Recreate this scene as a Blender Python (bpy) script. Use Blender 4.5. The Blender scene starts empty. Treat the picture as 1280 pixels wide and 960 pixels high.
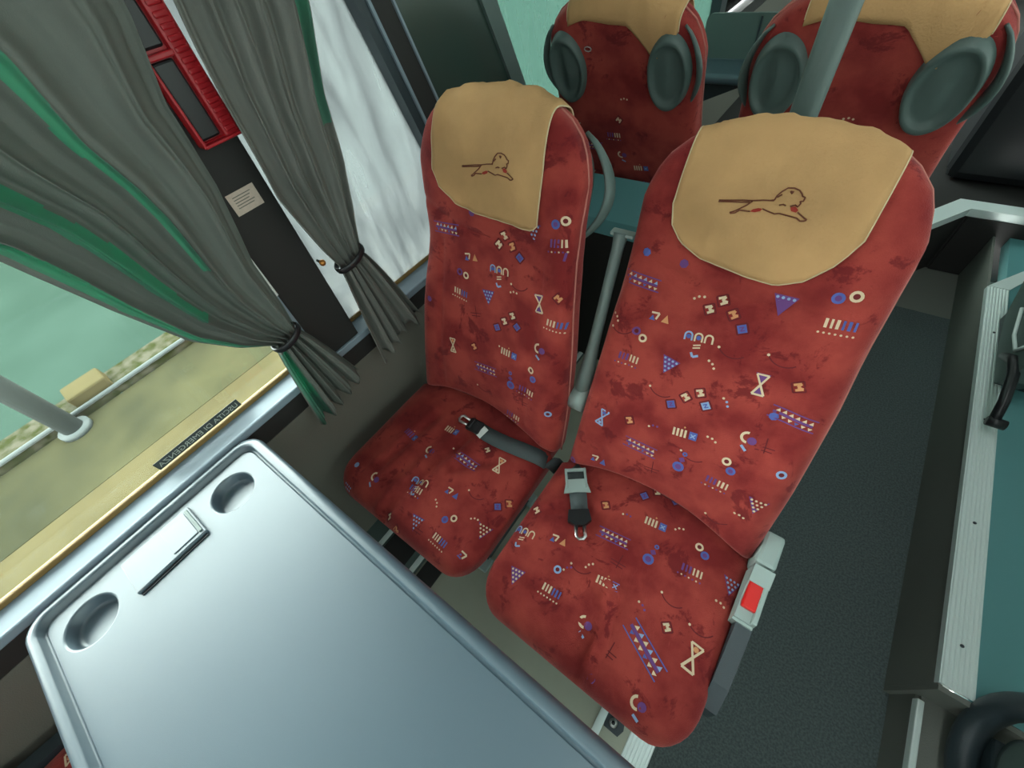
import bpy, bmesh, math, random
from math import sin, cos, pi, radians, sqrt
from mathutils import Vector, Matrix, noise
from mathutils.bvhtree import BVHTree
from mathutils.geometry import tessellate_polygon
random.seed(7)
S = bpy.context.scene
COL = S.collection

# ---------------------------------------------------------------- materials
def mat(name, col, rough=.6, metal=0, var=0, vscale=20, bump=0, bscale=200, sheen=0, transl=None, col2=None, spec=.5, coat=0):
    m = bpy.data.materials.new(name); m.use_nodes = True
    nt = m.node_tree; N = nt.nodes; L = nt.links
    b = N['Principled BSDF']; out = N['Material Output']
    b.inputs['Base Color'].default_value = (*col, 1)
    b.inputs['Roughness'].default_value = rough
    b.inputs['Metallic'].default_value = metal
    b.inputs['Specular IOR Level'].default_value = spec
    if sheen:
        b.inputs['Sheen Weight'].default_value = sheen
        b.inputs['Sheen Roughness'].default_value = .4
        b.inputs['Sheen Tint'].default_value = (*[min(1, c*1.5+.3) for c in col], 1)
    if coat: b.inputs['Coat Weight'].default_value = coat; b.inputs['Coat Roughness'].default_value = .25
    tc = N.new('ShaderNodeTexCoord')
    if var or col2:
        nz = N.new('ShaderNodeTexNoise'); nz.inputs['Scale'].default_value = vscale; nz.inputs['Detail'].default_value = 5
        L.new(tc.outputs['Object'], nz.inputs['Vector'])
        cr = N.new('ShaderNodeValToRGB'); c2 = col2 or [c*(1-var) for c in col]
        cr.color_ramp.elements[0].position = .38; cr.color_ramp.elements[1].position = .62
        cr.color_ramp.elements[0].color = (*c2, 1); cr.color_ramp.elements[1].color = (*col, 1)
        L.new(nz.outputs['Fac'], cr.inputs['Fac']); L.new(cr.outputs['Color'], b.inputs['Base Color'])
    if bump:
        n2 = N.new('ShaderNodeTexNoise'); n2.inputs['Scale'].default_value = bscale; n2.inputs['Detail'].default_value = 3
        L.new(tc.outputs['Object'], n2.inputs['Vector'])
        bp = N.new('ShaderNodeBump'); bp.inputs['Strength'].default_value = bump; bp.inputs['Distance'].default_value = .003
        L.new(n2.outputs['Fac'], bp.inputs['Height']); L.new(bp.outputs['Normal'], b.inputs['Normal'])
    if transl:
        t = N.new('ShaderNodeBsdfTranslucent'); t.inputs['Color'].default_value = (*transl[:3], 1)
        mx = N.new('ShaderNodeMixShader'); mx.inputs['Fac'].default_value = transl[3]
        L.new(b.outputs[0], mx.inputs[1]); L.new(t.outputs[0], mx.inputs[2]); L.new(mx.outputs[0], out.inputs['Surface'])
    return m

def glass_mat(name, tint, film=0, filmcol=(.9,.95,.93), streak=.18):
    m = bpy.data.materials.new(name); m.use_nodes = True
    nt = m.node_tree; N = nt.nodes; L = nt.links
    for n in list(N):
        if n.type == 'BSDF_PRINCIPLED': N.remove(n)
    out = N['Material Output']
    tr = N.new('ShaderNodeBsdfTransparent'); tr.inputs['Color'].default_value = (*tint, 1)
    gl = N.new('ShaderNodeBsdfGlossy'); gl.inputs['Roughness'].default_value = .02
    fr = N.new('ShaderNodeFresnel'); fr.inputs['IOR'].default_value = 1.35
    mx = N.new('ShaderNodeMixShader'); L.new(fr.outputs[0], mx.inputs['Fac']); L.new(tr.outputs[0], mx.inputs[1]); L.new(gl.outputs[0], mx.inputs[2])
    last = mx
    if film:
        tl = N.new('ShaderNodeBsdfTranslucent'); tl.inputs['Color'].default_value = (*filmcol, 1)
        df = N.new('ShaderNodeBsdfDiffuse'); df.inputs['Color'].default_value = (*filmcol, 1)
        m1 = N.new('ShaderNodeMixShader'); m1.inputs['Fac'].default_value = .25
        L.new(tl.outputs[0], m1.inputs[1]); L.new(df.outputs[0], m1.inputs[2])
        tc = N.new('ShaderNodeTexCoord'); mp = N.new('ShaderNodeMapping'); mp.inputs['Rotation'].default_value = (radians(25),0,0); mp.inputs['Scale'].default_value = (1,14,3)
        nz = N.new('ShaderNodeTexNoise'); nz.inputs['Scale'].default_value = 1.6; nz.inputs['Detail'].default_value = 6; nz.inputs['Distortion'].default_value = .6
        L.new(tc.outputs['Object'], mp.inputs['Vector']); L.new(mp.outputs[0], nz.inputs['Vector'])
        mr = N.new('ShaderNodeMapRange'); mr.inputs['From Min'].default_value = .3; mr.inputs['From Max'].default_value = .7
        mr.inputs['To Min'].default_value = film-streak; mr.inputs['To Max'].default_value = min(1, film+streak*.8)
        L.new(nz.outputs['Fac'], mr.inputs['Value'])
        m2 = N.new('ShaderNodeMixShader'); L.new(mr.outputs[0], m2.inputs['Fac']); L.new(mx.outputs[0], m2.inputs[1]); L.new(m1.outputs[0], m2.inputs[2])
        last = m2
    L.new(last.outputs[0], out.inputs['Surface'])
    return m

M = {}
M['plush'] = mat('red_plush', (.36,.052,.040), .85, var=.30, vscale=11, bump=.4, bscale=500, sheen=.5, spec=.2, col2=(.20,.018,.018))
def plush_mat():
    m = M['plush']; nt = m.node_tree; N = nt.nodes; L = nt.links; b = N['Principled BSDF']
    prev = b.inputs['Base Color'].links[0].from_socket
    tc = N.new('ShaderNodeTexCoord'); nz = N.new('ShaderNodeTexNoise'); nz.inputs['Scale'].default_value = 15; nz.inputs['Detail'].default_value = 9; nz.inputs['Roughness'].default_value = .68; nz.inputs['Distortion'].default_value = .5
    L.new(tc.outputs['Object'], nz.inputs['Vector'])
    r = N.new('ShaderNodeValToRGB'); r.color_ramp.elements[0].position = .565; r.color_ramp.elements[1].position = .615
    r.color_ramp.elements[0].color = (0,0,0,1); r.color_ramp.elements[1].color = (.75,.75,.75,1); L.new(nz.outputs['Fac'], r.inputs['Fac'])
    mx = N.new('ShaderNodeMix'); mx.data_type = 'RGBA'; L.new(r.outputs['Color'], mx.inputs['Factor']); L.new(prev, mx.inputs['A']); mx.inputs['B'].default_value = (.13,.008,.012,1)
    L.new(mx.outputs['Result'], b.inputs['Base Color'])
plush_mat()
M['cream'] = mat('thread_cream', (.66,.50,.34), .9)
M['blue'] = mat('thread_blue', (.08,.11,.36), .9)
M['violet'] = mat('thread_violet', (.14,.05,.20), .9)
M['lblue'] = mat('thread_light_blue', (.25,.36,.58), .9)
M['orange'] = mat('thread_orange', (.62,.27,.12), .9)
M['maroon'] = mat('thread_maroon', (.13,.008,.012), .9)
M['piping'] = mat('backlit_pink_piping', (.46,.16,.13), .8)  # pale pink puts the backlight on the seat edge into the colour
M['cover'] = mat('beige_cotton', (.57,.335,.15), .85, var=.22, vscale=7, bump=.3, bscale=300, transl=(.6,.4,.2,.05), spec=.2)
M['coverhem'] = mat('cotton_hem', (.60,.48,.29), .9, bump=.4, bscale=500)
M['lion'] = mat('brown_embroidery', (.14,.035,.015), .8)
M['lionred'] = mat('red_embroidery', (.30,.02,.01), .8)
M['gplas'] = mat('grey_plastic', (.085,.125,.115), .42, bump=.15, bscale=600)
M['lplas'] = mat('pale_grey_plastic', (.30,.38,.36), .4, bump=.1, bscale=600)
M['dplas'] = mat('dark_grey_plastic', (.028,.042,.050), .4, bump=.15, bscale=500)
M['bplas'] = mat('black_plastic', (.012,.013,.015), .35)
M['redbtn'] = mat('red_plastic', (.65,.012,.01), .3)
M['dredp'] = mat('dark_red_plastic', (.42,.010,.018), .35)
M['steel'] = mat('steel', (.65,.66,.66), .28, metal=1)
M['alu'] = mat('aluminium', (.72,.82,.80), .4, metal=.15, bump=.1, bscale=80)
M['brass'] = mat('brass', (.55,.22,.05), .3, metal=.7)
M['webbing'] = mat('grey_webbing', (.075,.095,.10), .6, bump=.5, bscale=900)
M['mplas'] = mat('mid_grey_plastic', (.15,.20,.19), .4, bump=.1, bscale=600)
M['tag'] = mat('white_tag', (.75,.78,.76), .7)
M['table'] = mat('grey_table_plastic', (.055,.088,.112), .40, bump=.06, bscale=900, spec=.9, coat=.25)
M['carpet'] = mat('dark_carpet', (.12,.15,.15), .95, var=.35, vscale=160, bump=.9, bscale=420, spec=.1)
M['carpet2'] = mat('riser_lining', (.16,.17,.15), .8, bump=.3, bscale=300)
M['teal'] = mat('teal_vinyl', (.10,.28,.29), .4, bump=.12, bscale=500)
M['beige'] = mat('beige_floor_vinyl', (.36,.38,.30), .5, var=.15, vscale=3, bump=.1, bscale=300)
M['wallp'] = mat('grey_brown_lining', (.15,.145,.12), .75, bump=.3, bscale=400)
M['dark'] = mat('black_lining', (.018,.017,.016), .7)
M['darkgreen'] = mat('dark_green_panel', (.035,.06,.05), .25, coat=.3)
M['curtain'] = mat('grey_green_curtain', (.150,.165,.145), .7, bump=.25, bscale=700, transl=(.06,.30,.19,.05), var=.15, vscale=3)
M['curtain2'] = mat('dusty_grey_curtain', (.16,.165,.148), .7, bump=.25, bscale=700, transl=(.06,.30,.19,.04), var=.15, vscale=3)
M['backlit_cloth'] = mat('backlit_emerald_streaks', (.075,.18,.135), .7, bump=.25, bscale=700, transl=(.03,.48,.30,.30))  # emerald glow of backlit cloth, put into a separate streak colour
M['silver'] = mat('silver_blue_profile', (.22,.28,.33), .5)
M['rubber'] = mat('brown_rubber', (.20,.12,.03), .6)
M['paper'] = mat('beige_label', (.62,.50,.42), .7, var=.08, vscale=200)
M['ceil'] = mat('pale_ceiling', (.55,.58,.56), .7)
M['stickd'] = mat('dark_sticker', (.045,.055,.05), .5)
M['stickl'] = mat('sticker_letters', (.42,.45,.40), .5)
M['glass'] = glass_mat('clear_glass', (.93,.97,.94))
M['film'] = glass_mat('milky_glass', (.9,.95,.93), .80, (.165,.178,.178))
M['mint'] = glass_mat('tinted_glass', (.55,.62,.58), .60, (.09,.16,.135), .04)
M['shade'] = glass_mat('light_cutting_glass', (.32,.35,.34))  # tint added to hold back daylight from the unseen right side
M['shade2'] = glass_mat('strong_light_cutting_glass', (.22,.24,.235))  # darker tint added to dim the unseen front window
M['darkglass'] = mat('dark_tinted_glass', (.02,.045,.035), .08, spec=.6)
# outside
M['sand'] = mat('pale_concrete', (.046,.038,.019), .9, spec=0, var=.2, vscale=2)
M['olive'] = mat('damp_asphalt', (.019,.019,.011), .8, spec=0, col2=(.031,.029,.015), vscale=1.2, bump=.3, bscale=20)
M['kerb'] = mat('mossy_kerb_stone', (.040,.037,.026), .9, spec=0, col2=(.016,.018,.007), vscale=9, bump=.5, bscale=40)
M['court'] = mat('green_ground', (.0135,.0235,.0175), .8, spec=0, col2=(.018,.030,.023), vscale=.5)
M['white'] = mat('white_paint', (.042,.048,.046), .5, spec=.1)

# ---------------------------------------------------------------- object helpers
def link(name, me, m=None, parent=None):
    o = bpy.data.objects.new(name, me); COL.objects.link(o)
    if m is not None:
        for x in (m if isinstance(m, (list, tuple)) else [m]): me.materials.append(x)
    if parent: o.parent = parent
    return o
def tag(o, label, cat, group=None, kind=None):
    if label: o['label'] = label
    if cat: o['category'] = cat
    if group: o['group'] = group
    if kind: o['kind'] = kind
    return o
def thing(name, label, cat, loc=(0,0,0), rotz=0, group=None):
    o = bpy.data.objects.new(name, None); COL.objects.link(o); o.empty_display_size = .1
    o.location = loc; o.rotation_euler = (0,0,rotz)
    return tag(o, label, cat, group)
def struct(o): o['kind'] = 'structure'; return o

class MB:
    def __init__(s): s.v = []; s.f = []; s.mi = []; s.sm = []
    def add(s, vs, fs, mi=0, sm=True):
        b = len(s.v); s.v += [tuple(v) for v in vs]
        for f in fs: s.f.append([b+i for i in f]); s.mi.append(mi); s.sm.append(sm)
        return s
    def box(s, x0,x1,y0,y1,z0,z1, r=0, mi=0, mtx=None, seg=2):
        bm = bmesh.new(); bmesh.ops.create_cube(bm, size=1)
        for v in bm.verts:
            v.co = Vector(((x0+x1)/2+v.co.x*(x1-x0), (y0+y1)/2+v.co.y*(y1-y0), (z0+z1)/2+v.co.z*(z1-z0)))
        if r: bmesh.ops.bevel(bm, geom=bm.edges[:], offset=min(r, .49*min(x1-x0,y1-y0,z1-z0)), segments=seg, affect='EDGES', profile=.5)
        if mtx: bm.transform(mtx)
        bm.verts.index_update(); s.add([v.co[:] for v in bm.verts], [[v.index for v in f.verts] for f in bm.faces], mi, False); bm.free(); return s
    def tube(s, pts, r, n=10, mi=0, closed=False, sx=1.0, up=None):
        pts = [Vector(p) for p in pts]; rings = []; prev = None
        for i, p in enumerate(pts):
            a = pts[(i-1) % len(pts)] if (i > 0 or closed) else p; b = pts[(i+1) % len(pts)] if (i < len(pts)-1 or closed) else p
            d = (b-a).normalized()
            if prev is None:
                u = Vector(up) if up else (Vector((0,0,1)) if abs(d.z) < .9 else Vector((1,0,0)))
            else: u = prev
            u = (u - d*u.dot(d)); u = u.normalized() if u.length > 1e-6 else d.orthogonal().normalized()
            prev = u; w = d.cross(u); rr = r[i] if isinstance(r, (list, tuple)) else r
            rings.append([p + (w*cos(2*pi*k/n)*sx + u*sin(2*pi*k/n))*rr for k in range(n)])
        V = [v for R in rings for v in R]; F = []
        m = len(rings)
        for i in range(m if closed else m-1):
            for k in range(n): F.append([i*n+k, i*n+(k+1)%n, ((i+1)%m)*n+(k+1)%n, ((i+1)%m)*n+k])
        if not closed: F.append(list(range(n))[::-1]); F.append([(m-1)*n+k for k in range(n)])
        return s.add(V, F, mi)
    def strip(s, pts, ups, w, th, mi=0):
        """flat webbing: pts centreline, ups = across vectors"""
        V = []
        n = len(pts)
        for i, p in enumerate(pts):
            p = Vector(p); a = Vector(ups[i]).normalized(); d = (Vector(pts[min(i+1,n-1)])-Vector(pts[max(i-1,0)])).normalized(); nn = a.cross(d).normalized()
            ww = w[i] if isinstance(w, (list,tuple)) else w
            V += [p-a*ww/2-nn*th/2, p+a*ww/2-nn*th/2, p+a*ww/2+nn*th/2, p-a*ww/2+nn*th/2]
        F = []
        for i in range(n-1):
            for k in range(4): F.append([i*4+k, i*4+(k+1)%4, (i+1)*4+(k+1)%4, (i+1)*4+k])
        F += [[3,2,1,0], [(n-1)*4+k for k in range(4)]]
        return s.add(V, F, mi)
    def prism(s, poly, axis, a, b, mi=0):
        """poly: 2D points; extruded along axis ('x','y','z') from a to b"""
        def P(p, t):
            return {'x': (t, p[0], p[1]), 'y': (p[0], t, p[1]), 'z': (p[0], p[1], t)}[axis]
        n = len(poly); V = [P(p, a) for p in poly]+[P(p, b) for p in poly]
        F = [list(range(n))[::-1], list(range(n, 2*n))]+[[i,(i+1)%n,(i+1)%n+n,i+n] for i in range(n)]
        return s.add(V, F, mi, False)
    def grid(s, fn, nu, nv, mi=0, sm=True):
        V = [fn(i/nu, j/nv) for j in range(nv+1) for i in range(nu+1)]
        F = [[j*(nu+1)+i, j*(nu+1)+i+1, (j+1)*(nu+1)+i+1, (j+1)*(nu+1)+i] for j in range(nv) for i in range(nu)]
        return s.add(V, F, mi, sm)
    def build(s, name, m, parent=None, fix=True):
        me = bpy.data.meshes.new(name); me.from_pydata([tuple(v) for v in s.v], [], s.f)
        for p, mi, sm in zip(me.polygons, s.mi, s.sm): p.material_index = mi; p.use_smooth = sm
        if fix:
            bm = bmesh.new(); bm.from_mesh(me); bmesh.ops.recalc_face_normals(bm, faces=bm.faces[:]); bm.to_mesh(me); bm.free()
        me.update()
        return link(name, me, m, parent)
def box(name, m, x0,x1,y0,y1,z0,z1, r=0, parent=None): return MB().box(x0,x1,y0,y1,z0,z1,r).build(name, m, parent)
def solid(o, th, off=0):
    d = o.modifiers.new('thick', 'SOLIDIFY'); d.thickness = th; d.offset = off; return o
def interp(tab, x):
    if x <= tab[0][0]: return tab[0][1]
    for (a, b), (c, d) in zip(tab, tab[1:]):
        if x <= c: return b+(d-b)*(x-a)/(c-a)
    return tab[-1][1]
def sinterp(tab, x):
    if x <= tab[0][0]: return tab[0][1]
    for (a, b), (c, d) in zip(tab, tab[1:]):
        if x <= c:
            t = (x-a)/(c-a); t = t*t*(3-2*t); return b+(d-b)*t
    return tab[-1][1]

# ---------------------------------------------------------------- woven fabric motifs (part of the upholstery meshes)
CI = {'w':1,'b':2,'v':3,'l':4,'o':5,'m':6}
PLUSH = [M['plush'],M['cream'],M['blue'],M['violet'],M['lblue'],M['orange'],M['maroon']]
def seg(a, b, w):
    a = Vector(a); b = Vector(b); d = b-a; n = Vector((-d.y, d.x)).normalized()*w/2
    k = max(1, int(d.length/.012)); out = []
    for i in range(k):
        p = a+d*i/k; q = a+d*(i+1)/k; out.append([p-n, q-n, q+n, p+n])
    return out
def line(pts, w): 
    o = []
    for a, b in zip(pts, pts[1:]): o += seg(a, b, w)
    return o
def disc(c, r, n=10): return [[Vector((c[0]+r*cos(2*pi*k/n), c[1]+r*sin(2*pi*k/n))) for k in range(n)]]
def annulus(c, r0, r1, n=14, a0=0, a1=2*pi):
    o = []
    for k in range(n):
        t = a0+(a1-a0)*k/n; u = a0+(a1-a0)*(k+1)/n
        o.append([Vector((c[0]+r*cos(x), c[1]+r*sin(x))) for r, x in ((r0,t),(r1,t),(r1,u),(r0,u))])
    return o
def motif(kind, c):
    """list of (polys, colour, layer)"""
    R = random; o = []
    if kind == 'sqc':
        h = .0086; o.append((line([(-h,-h),(h,-h),(h,h),(-h,h),(-h,-h)], .0025), 'm', 0))
        if c in 'bl': o.append(([[Vector(p) for p in ((-h*.8,-h*.8),(h*.8,-h*.8),(h*.8,h*.8),(-h*.8,h*.8))]], c, 1)); o.append((line([(-.004,.003),(.003,.003),(-.003,-.003),(.004,-.003)], .002), 'v' if c == 'b' else 'b', 2))
        else: o.append((line([(-.006,.005),(.005,.005),(-.001,0),(.006,-.004),(-.005,-.005)], .004), c, 1))
    elif kind == 'ring':
        o.append((annulus((0,0), .0042, .0082), c, 1)); o.append((disc((0,0), .0042), 'm' if c != 'b' else 'v', 0))
    elif kind == 'arch':
        for i, cc in enumerate(('l','w','w')):
            x = -.017+i*.017
            o.append((annulus((x,0), .0045, .0075, 8, 0, pi), cc, 1)); o.append((line([(x-.006,0),(x-.006,-.009)], .003)+line([(x+.006,0),(x+.006,-.009)], .003), cc, 1))
            if i < 2: o.append((disc((x,-.002), .0042, 8), 'b', 1))
        o.append((line([(-.006,-.017),(.006,-.014)], .0025)+line([(-.006,-.022),(.006,-.019)], .0025), 'w', 1))
        o.append((line([(-.007,-.030),(-.003,-.038),(.006,-.034)], .004), 'l', 1))
    elif kind == 'bars':
        for i in range(6):
            x = -.018+i*.007; cc = c if i < 3 else ('w' if c != 'w' else 'b')
            o.append((line([(x,-.007),(x,.007)], .003 if i % 2 else .004), cc, 1))
        for i in range(7): o.append((disc((-.024+i*.007, -.015), .0018, 6), 'w' if i % 2 else c, 1))
    elif kind == 'comb':
        for i in range(4):
            x = -.018+i*.007; o.append((line([(x,-.008),(x,.008)], .004), c, 1))
        o.append(([[Vector(p) for p in ((.010,-.008),(.024,-.008),(.024,.008),(.010,.008))]], 'b', 1))
        o.append((line([(.013,-.004),(.021,.004)], .002)+line([(.013,.003),(.021,-.004)], .002), 'l', 2))
        o.append((disc((0,.013), .002, 6), 'o', 1))
    elif kind in ('band','bigband'):
        k = 1.0 if kind == 'band' else 1.35
        o.append((line([(-.034*k,.010*k),(.034*k,.012*k)], .0022)+line([(-.034*k,-.011*k),(.036*k,-.009*k)], .0022), 'v' if k == 1 else 'b', 1))
        o.append((line([(-.030*k,0),(.030*k,.001)], .0045*k), 'v', 0))
        for i in range(6):
            x = (-.027+i*.010)*k; cc = c if i % 2 else 'w'
            o.append(([[Vector((x,.003*k)), Vector((x+.007*k,.003*k)), Vector((x+.0045*k,.009*k))]], cc if cc != 'v' else 'l', 1))
            o.append(([[Vector((x+.002*k,-.003*k)), Vector((x+.009*k,-.003*k)), Vector((x+.005*k,-.008*k))]], 'w' if i % 3 else 'b', 1))
    elif kind == 'dtri':
        o.append(([[Vector((-.017,.013)), Vector((.017,.013)), Vector((0,-.020))]], 'v', 0))
        for r in range(4):
            for i in range(4-r): o.append((disc((-.011+i*.0075+r*.0037, .009-r*.0075), .0024, 6), c if c != 'v' else 'l', 1))
    elif kind in ('hour','bighour'):
        k = 1 if kind == 'hour' else 1.25
        cc = c if c != 'v' else 'w'
        o.append((line([(-.009*k,.018*k),(.009*k,.018*k),(0,0),(-.009*k,.018*k)], .003*k), cc, 1))
        o.append((line([(-.009*k,-.018*k),(.009*k,-.018*k),(0,0),(-.009*k,-.018*k)], .0035*k), cc, 1))
        o.append((disc((0,.012*k), .004*k, 8), 'b' if c != 'w' else 'o', 0)); o.append((disc((0,-.013*k), .0035*k, 8), c if k == 1 else 'm', 0))
        if c == 'v': o.append(([[Vector((-.011,.020)), Vector((.011,.020)), Vector((0,0))],[Vector((-.010,-.020)), Vector((0,0)), Vector((.010,-.020))]], 'v', 0))
    elif kind == 'tri':
        o.append(([[Vector((.004,-.007)), Vector((.018,-.007)), Vector((.012,.008))]], c if c in 'ob' else 'b', 1))
        o.append((line([(-.016,.006),(-.002,.007),(-.006,-.005)], .0035), 'w', 1)); o.append(([[Vector((-.018,-.008)), Vector((-.007,-.008)), Vector((-.013,.002))]], 'b', 0))
    elif kind == 'dots':
        for i in range(3): o.append((disc((-.009+i*.008, .002*(i % 2)), .0024, 6), c if i else 'w', 1))
    elif kind == 'moon':
        o.append((annulus((-.002,.002), .007, .0115, 9, pi*.55, pi*1.6), 'w', 1)); o.append((disc((.007,0), .0075, 10), 'v', 0)); o.append((line([(-.003,-.016),(.008,-.022)], .0045), 'l', 1))
    elif kind == 'pin':
        o.append((annulus((0,-.014), .006, .011, 12), 'b', 1)); o.append((disc((0,-.014), .006), 'v', 0)); o.append((disc((0,.004), .0065, 4), 'v', 1)); o.append((annulus((0,.018), .002, .005, 8), 'b', 1))
    elif kind == 'blob':
        o.append((disc((0,0), .0075, 7), c, 1))
    elif kind == 'arc':
        o.append((annulus((0,0), .026, .028, 9, -pi*.75, -pi*.2), 'm', 0)); o.append((disc((-.02,-.018), .0025, 6), 'w', 1))
    elif kind == 'cross':
        o.append((line([(-.016,0),(.016,.003)], .0018)+line([(-.013,-.006),(.013,-.004)], .0018)+line([(0,.02),(.002,-.01)], .0018), 'm', 0))
    return o
def apply_motifs(mb, items, place, rot=0):
    rnd = random.Random(3)
    for kind, u, s, c in items:
        a = {'sqc': radians(rnd.choice((38,52,30))), 'band': radians(rnd.uniform(-4,8)), 'bigband': radians(-30)}.get(kind, radians(rnd.uniform(-10,10)))
        if kind == 'dots': a = radians(rnd.uniform(-60,60))
        ca, sa = cos(a), sin(a)
        for polys, cc, layer in motif(kind, c):
            for poly in polys:
                p = None; V = [place(u+1.10*(p.x*ca-p.y*sa), s+1.10*(p.x*sa+p.y*ca), .0007+.0005*layer) for p in poly]
                if any(v is None for v in V): continue
                mb.add(V, [list(range(len(V)))], CI[cc], False)
MOT_AB = [('blob', -0.186, 0.576, 'b'), ('blob', -0.112, 0.573, 'v'), ('band', -0.18, 0.521, 'v'), ('dots', -0.065, 0.522, 'w'), ('sqc', -0.042, 0.506, 'w'), ('sqc', -0.026, 0.528, 'w'), ('sqc', -0.001, 0.509, 'o'), ('sqc', 0.022, 0.489, 'b'), ('dtri', 0.063, 0.551, 'v'), ('ring', 0.128, 0.582, 'b'), ('ring', 0.148, 0.591, 'w'), ('bars', 0.15, 0.544, 'w'), ('tri', -0.123, 0.462, 'o'), ('dots', -0.209, 0.433, 'w'), ('ring', -0.159, 0.42, 'v'), ('ring', -0.142, 0.41, 'w'), ('bars', -0.156, 0.359, 'v'), ('arch', -0.041, 0.45, 'w'), ('dtri', -0.075, 0.376, 'v'), ('dots', -0.0, 0.406, 'w'), ('hour', 0.089, 0.403, 'v'), ('sqc', 0.143, 0.423, 'o'), ('sqc', -0.041, 0.297, 'b'), ('sqc', -0.02, 0.324, 'w'), ('sqc', 0.002, 0.344, 'w'), ('sqc', 0.021, 0.323, 'l'), ('dots', 0.051, 0.345, 'l'), ('hour', -0.17, 0.198, 'l'), ('sqc', -0.109, 0.222, 'o'), ('blob', 0.132, 0.356, 'b'), ('band', 0.159, 0.364, 'w'), ('blob', -0.233, 0.277, 'v'), ('dots', -0.056, 0.233, 'v'), ('comb', 0.005, 0.247, 'w'), ('dots', 0.058, 0.261, 'w'), ('moon', 0.113, 0.294, 'v'), ('band', -0.067, 0.17, 'w'), ('pin', 0.023, 0.184, 'v'), ('ring', 0.099, 0.231, 'w'), ('ring', 0.113, 0.215, 'b'), ('bars', 0.102, 0.176, 'v'), ('ring', 0.19, 0.253, 'l'), ('dtri', 0.182, 0.168, 'w'), ('dots', 0.166, 0.126, 'w'), ('tri', -0.148, 0.077, 'w'), ('ring', -0.212, 0.034, 'v'), ('arc', 0.038, 0.226, 'm'), ('arc', 0.133, 0.108, 'm'), ('cross', -0.026, 0.129, 'm'), ('arc', -0.069, 0.333, 'm'), ('arc', 0.023, 0.461, 'm'), ('cross', 0.144, 0.289, 'm'), ('arc', -0.191, 0.434, 'm'), ('arc', 0.103, 0.477, 'm')]
MOT_AC = [('sqc', -0.086, 0.358, 'o'), ('dots', -0.032, 0.363, 'v'), ('sqc', -0.019, 0.428, 'b'), ('sqc', 0.002, 0.454, 'w'), ('sqc', 0.047, 0.456, 'b'), ('comb', 0.029, 0.38, 'w'), ('dots', 0.081, 0.399, 'w'), ('band', -0.036, 0.299, 'w'), ('sqc', -0.226, 0.26, 'w'), ('arch', -0.219, 0.201, 'w'), ('tri', -0.138, 0.225, 'o'), ('dots', -0.05, 0.216, 'w'), ('pin', 0.052, 0.314, 'v'), ('ring', 0.131, 0.385, 'w'), ('ring', 0.147, 0.374, 'b'), ('bars', 0.137, 0.329, 'v'), ('ring', -0.105, 0.168, 'l'), ('dots', -0.087, 0.183, 'v'), ('dtri', -0.179, 0.106, 'w'), ('bars', -0.092, 0.124, 'w'), ('comb', -0.002, 0.203, 'w'), ('moon', -0.002, 0.11, 'w'), ('dots', 0.079, 0.205, 'v'), ('sqc', 0.136, 0.2, 'w'), ('dtri', 0.214, 0.35, 'l'), ('dots', 0.208, 0.302, 'w'), ('bigband', 0.114, 0.141, 'v'), ('bighour', 0.197, 0.181, 'w'), ('moon', 0.144, 0.053, 'v'), ('blob', 0.054, 0.037, 'v'), ('blob', -0.217, 0.04, 'b'), ('arc', 0.125, 0.271, 'm'), ('cross', -0.001, 0.254, 'm'), ('arc', -0.067, 0.219, 'm'), ('cross', 0.06, 0.094, 'm'), ('arc', 0.19, 0.254, 'm')]
MOT_WB = [('blob', -0.025, 0.582, 'v'), ('band', -0.107, 0.53, 'v'), ('sqc', 0.063, 0.551, 'w'), ('sqc', 0.047, 0.528, 'w'), ('sqc', 0.083, 0.532, 'o'), ('sqc', 0.106, 0.514, 'b'), ('ring', 0.208, 0.612, 'w'), ('ring', 0.19, 0.603, 'b'), ('bars', 0.203, 0.568, 'v'), ('comb', 0.234, 0.54, 'v'), ('dtri', 0.139, 0.578, 'v'), ('tri', -0.034, 0.479, 'o'), ('ring', -0.069, 0.434, 'v'), ('ring', -0.049, 0.43, 'w'), ('bars', -0.064, 0.382, 'w'), ('arch', 0.051, 0.472, 'w'), ('dtri', 0.023, 0.399, 'v'), ('dots', 0.098, 0.431, 'w'), ('hour', 0.168, 0.427, 'v'), ('sqc', 0.212, 0.453, 'o'), ('bars', 0.216, 0.392, 'w'), ('sqc', 0.057, 0.328, 'b'), ('sqc', 0.077, 0.351, 'w'), ('sqc', 0.099, 0.373, 'w'), ('sqc', 0.115, 0.35, 'b'), ('sqc', -0.012, 0.246, 'o'), ('comb', 0.099, 0.272, 'w'), ('moon', 0.185, 0.318, 'b'), ('band', 0.031, 0.195, 'w'), ('pin', 0.116, 0.201, 'v'), ('ring', 0.171, 0.254, 'w'), ('ring', 0.181, 0.233, 'b'), ('bars', 0.167, 0.191, 'v'), ('ring', 0.234, 0.147, 'l'), ('blob', -0.174, 0.331, 'v'), ('bars', 0.132, 0.086, 'v'), ('hour', -0.087, 0.221, 'w'), ('arc', 0.091, 0.301, 'm'), ('cross', -0.013, 0.34, 'm'), ('arc', 0.109, 0.47, 'm'), ('arc', 0.028, 0.148, 'm'), ('cross', 0.157, 0.147, 'm')]
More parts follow.
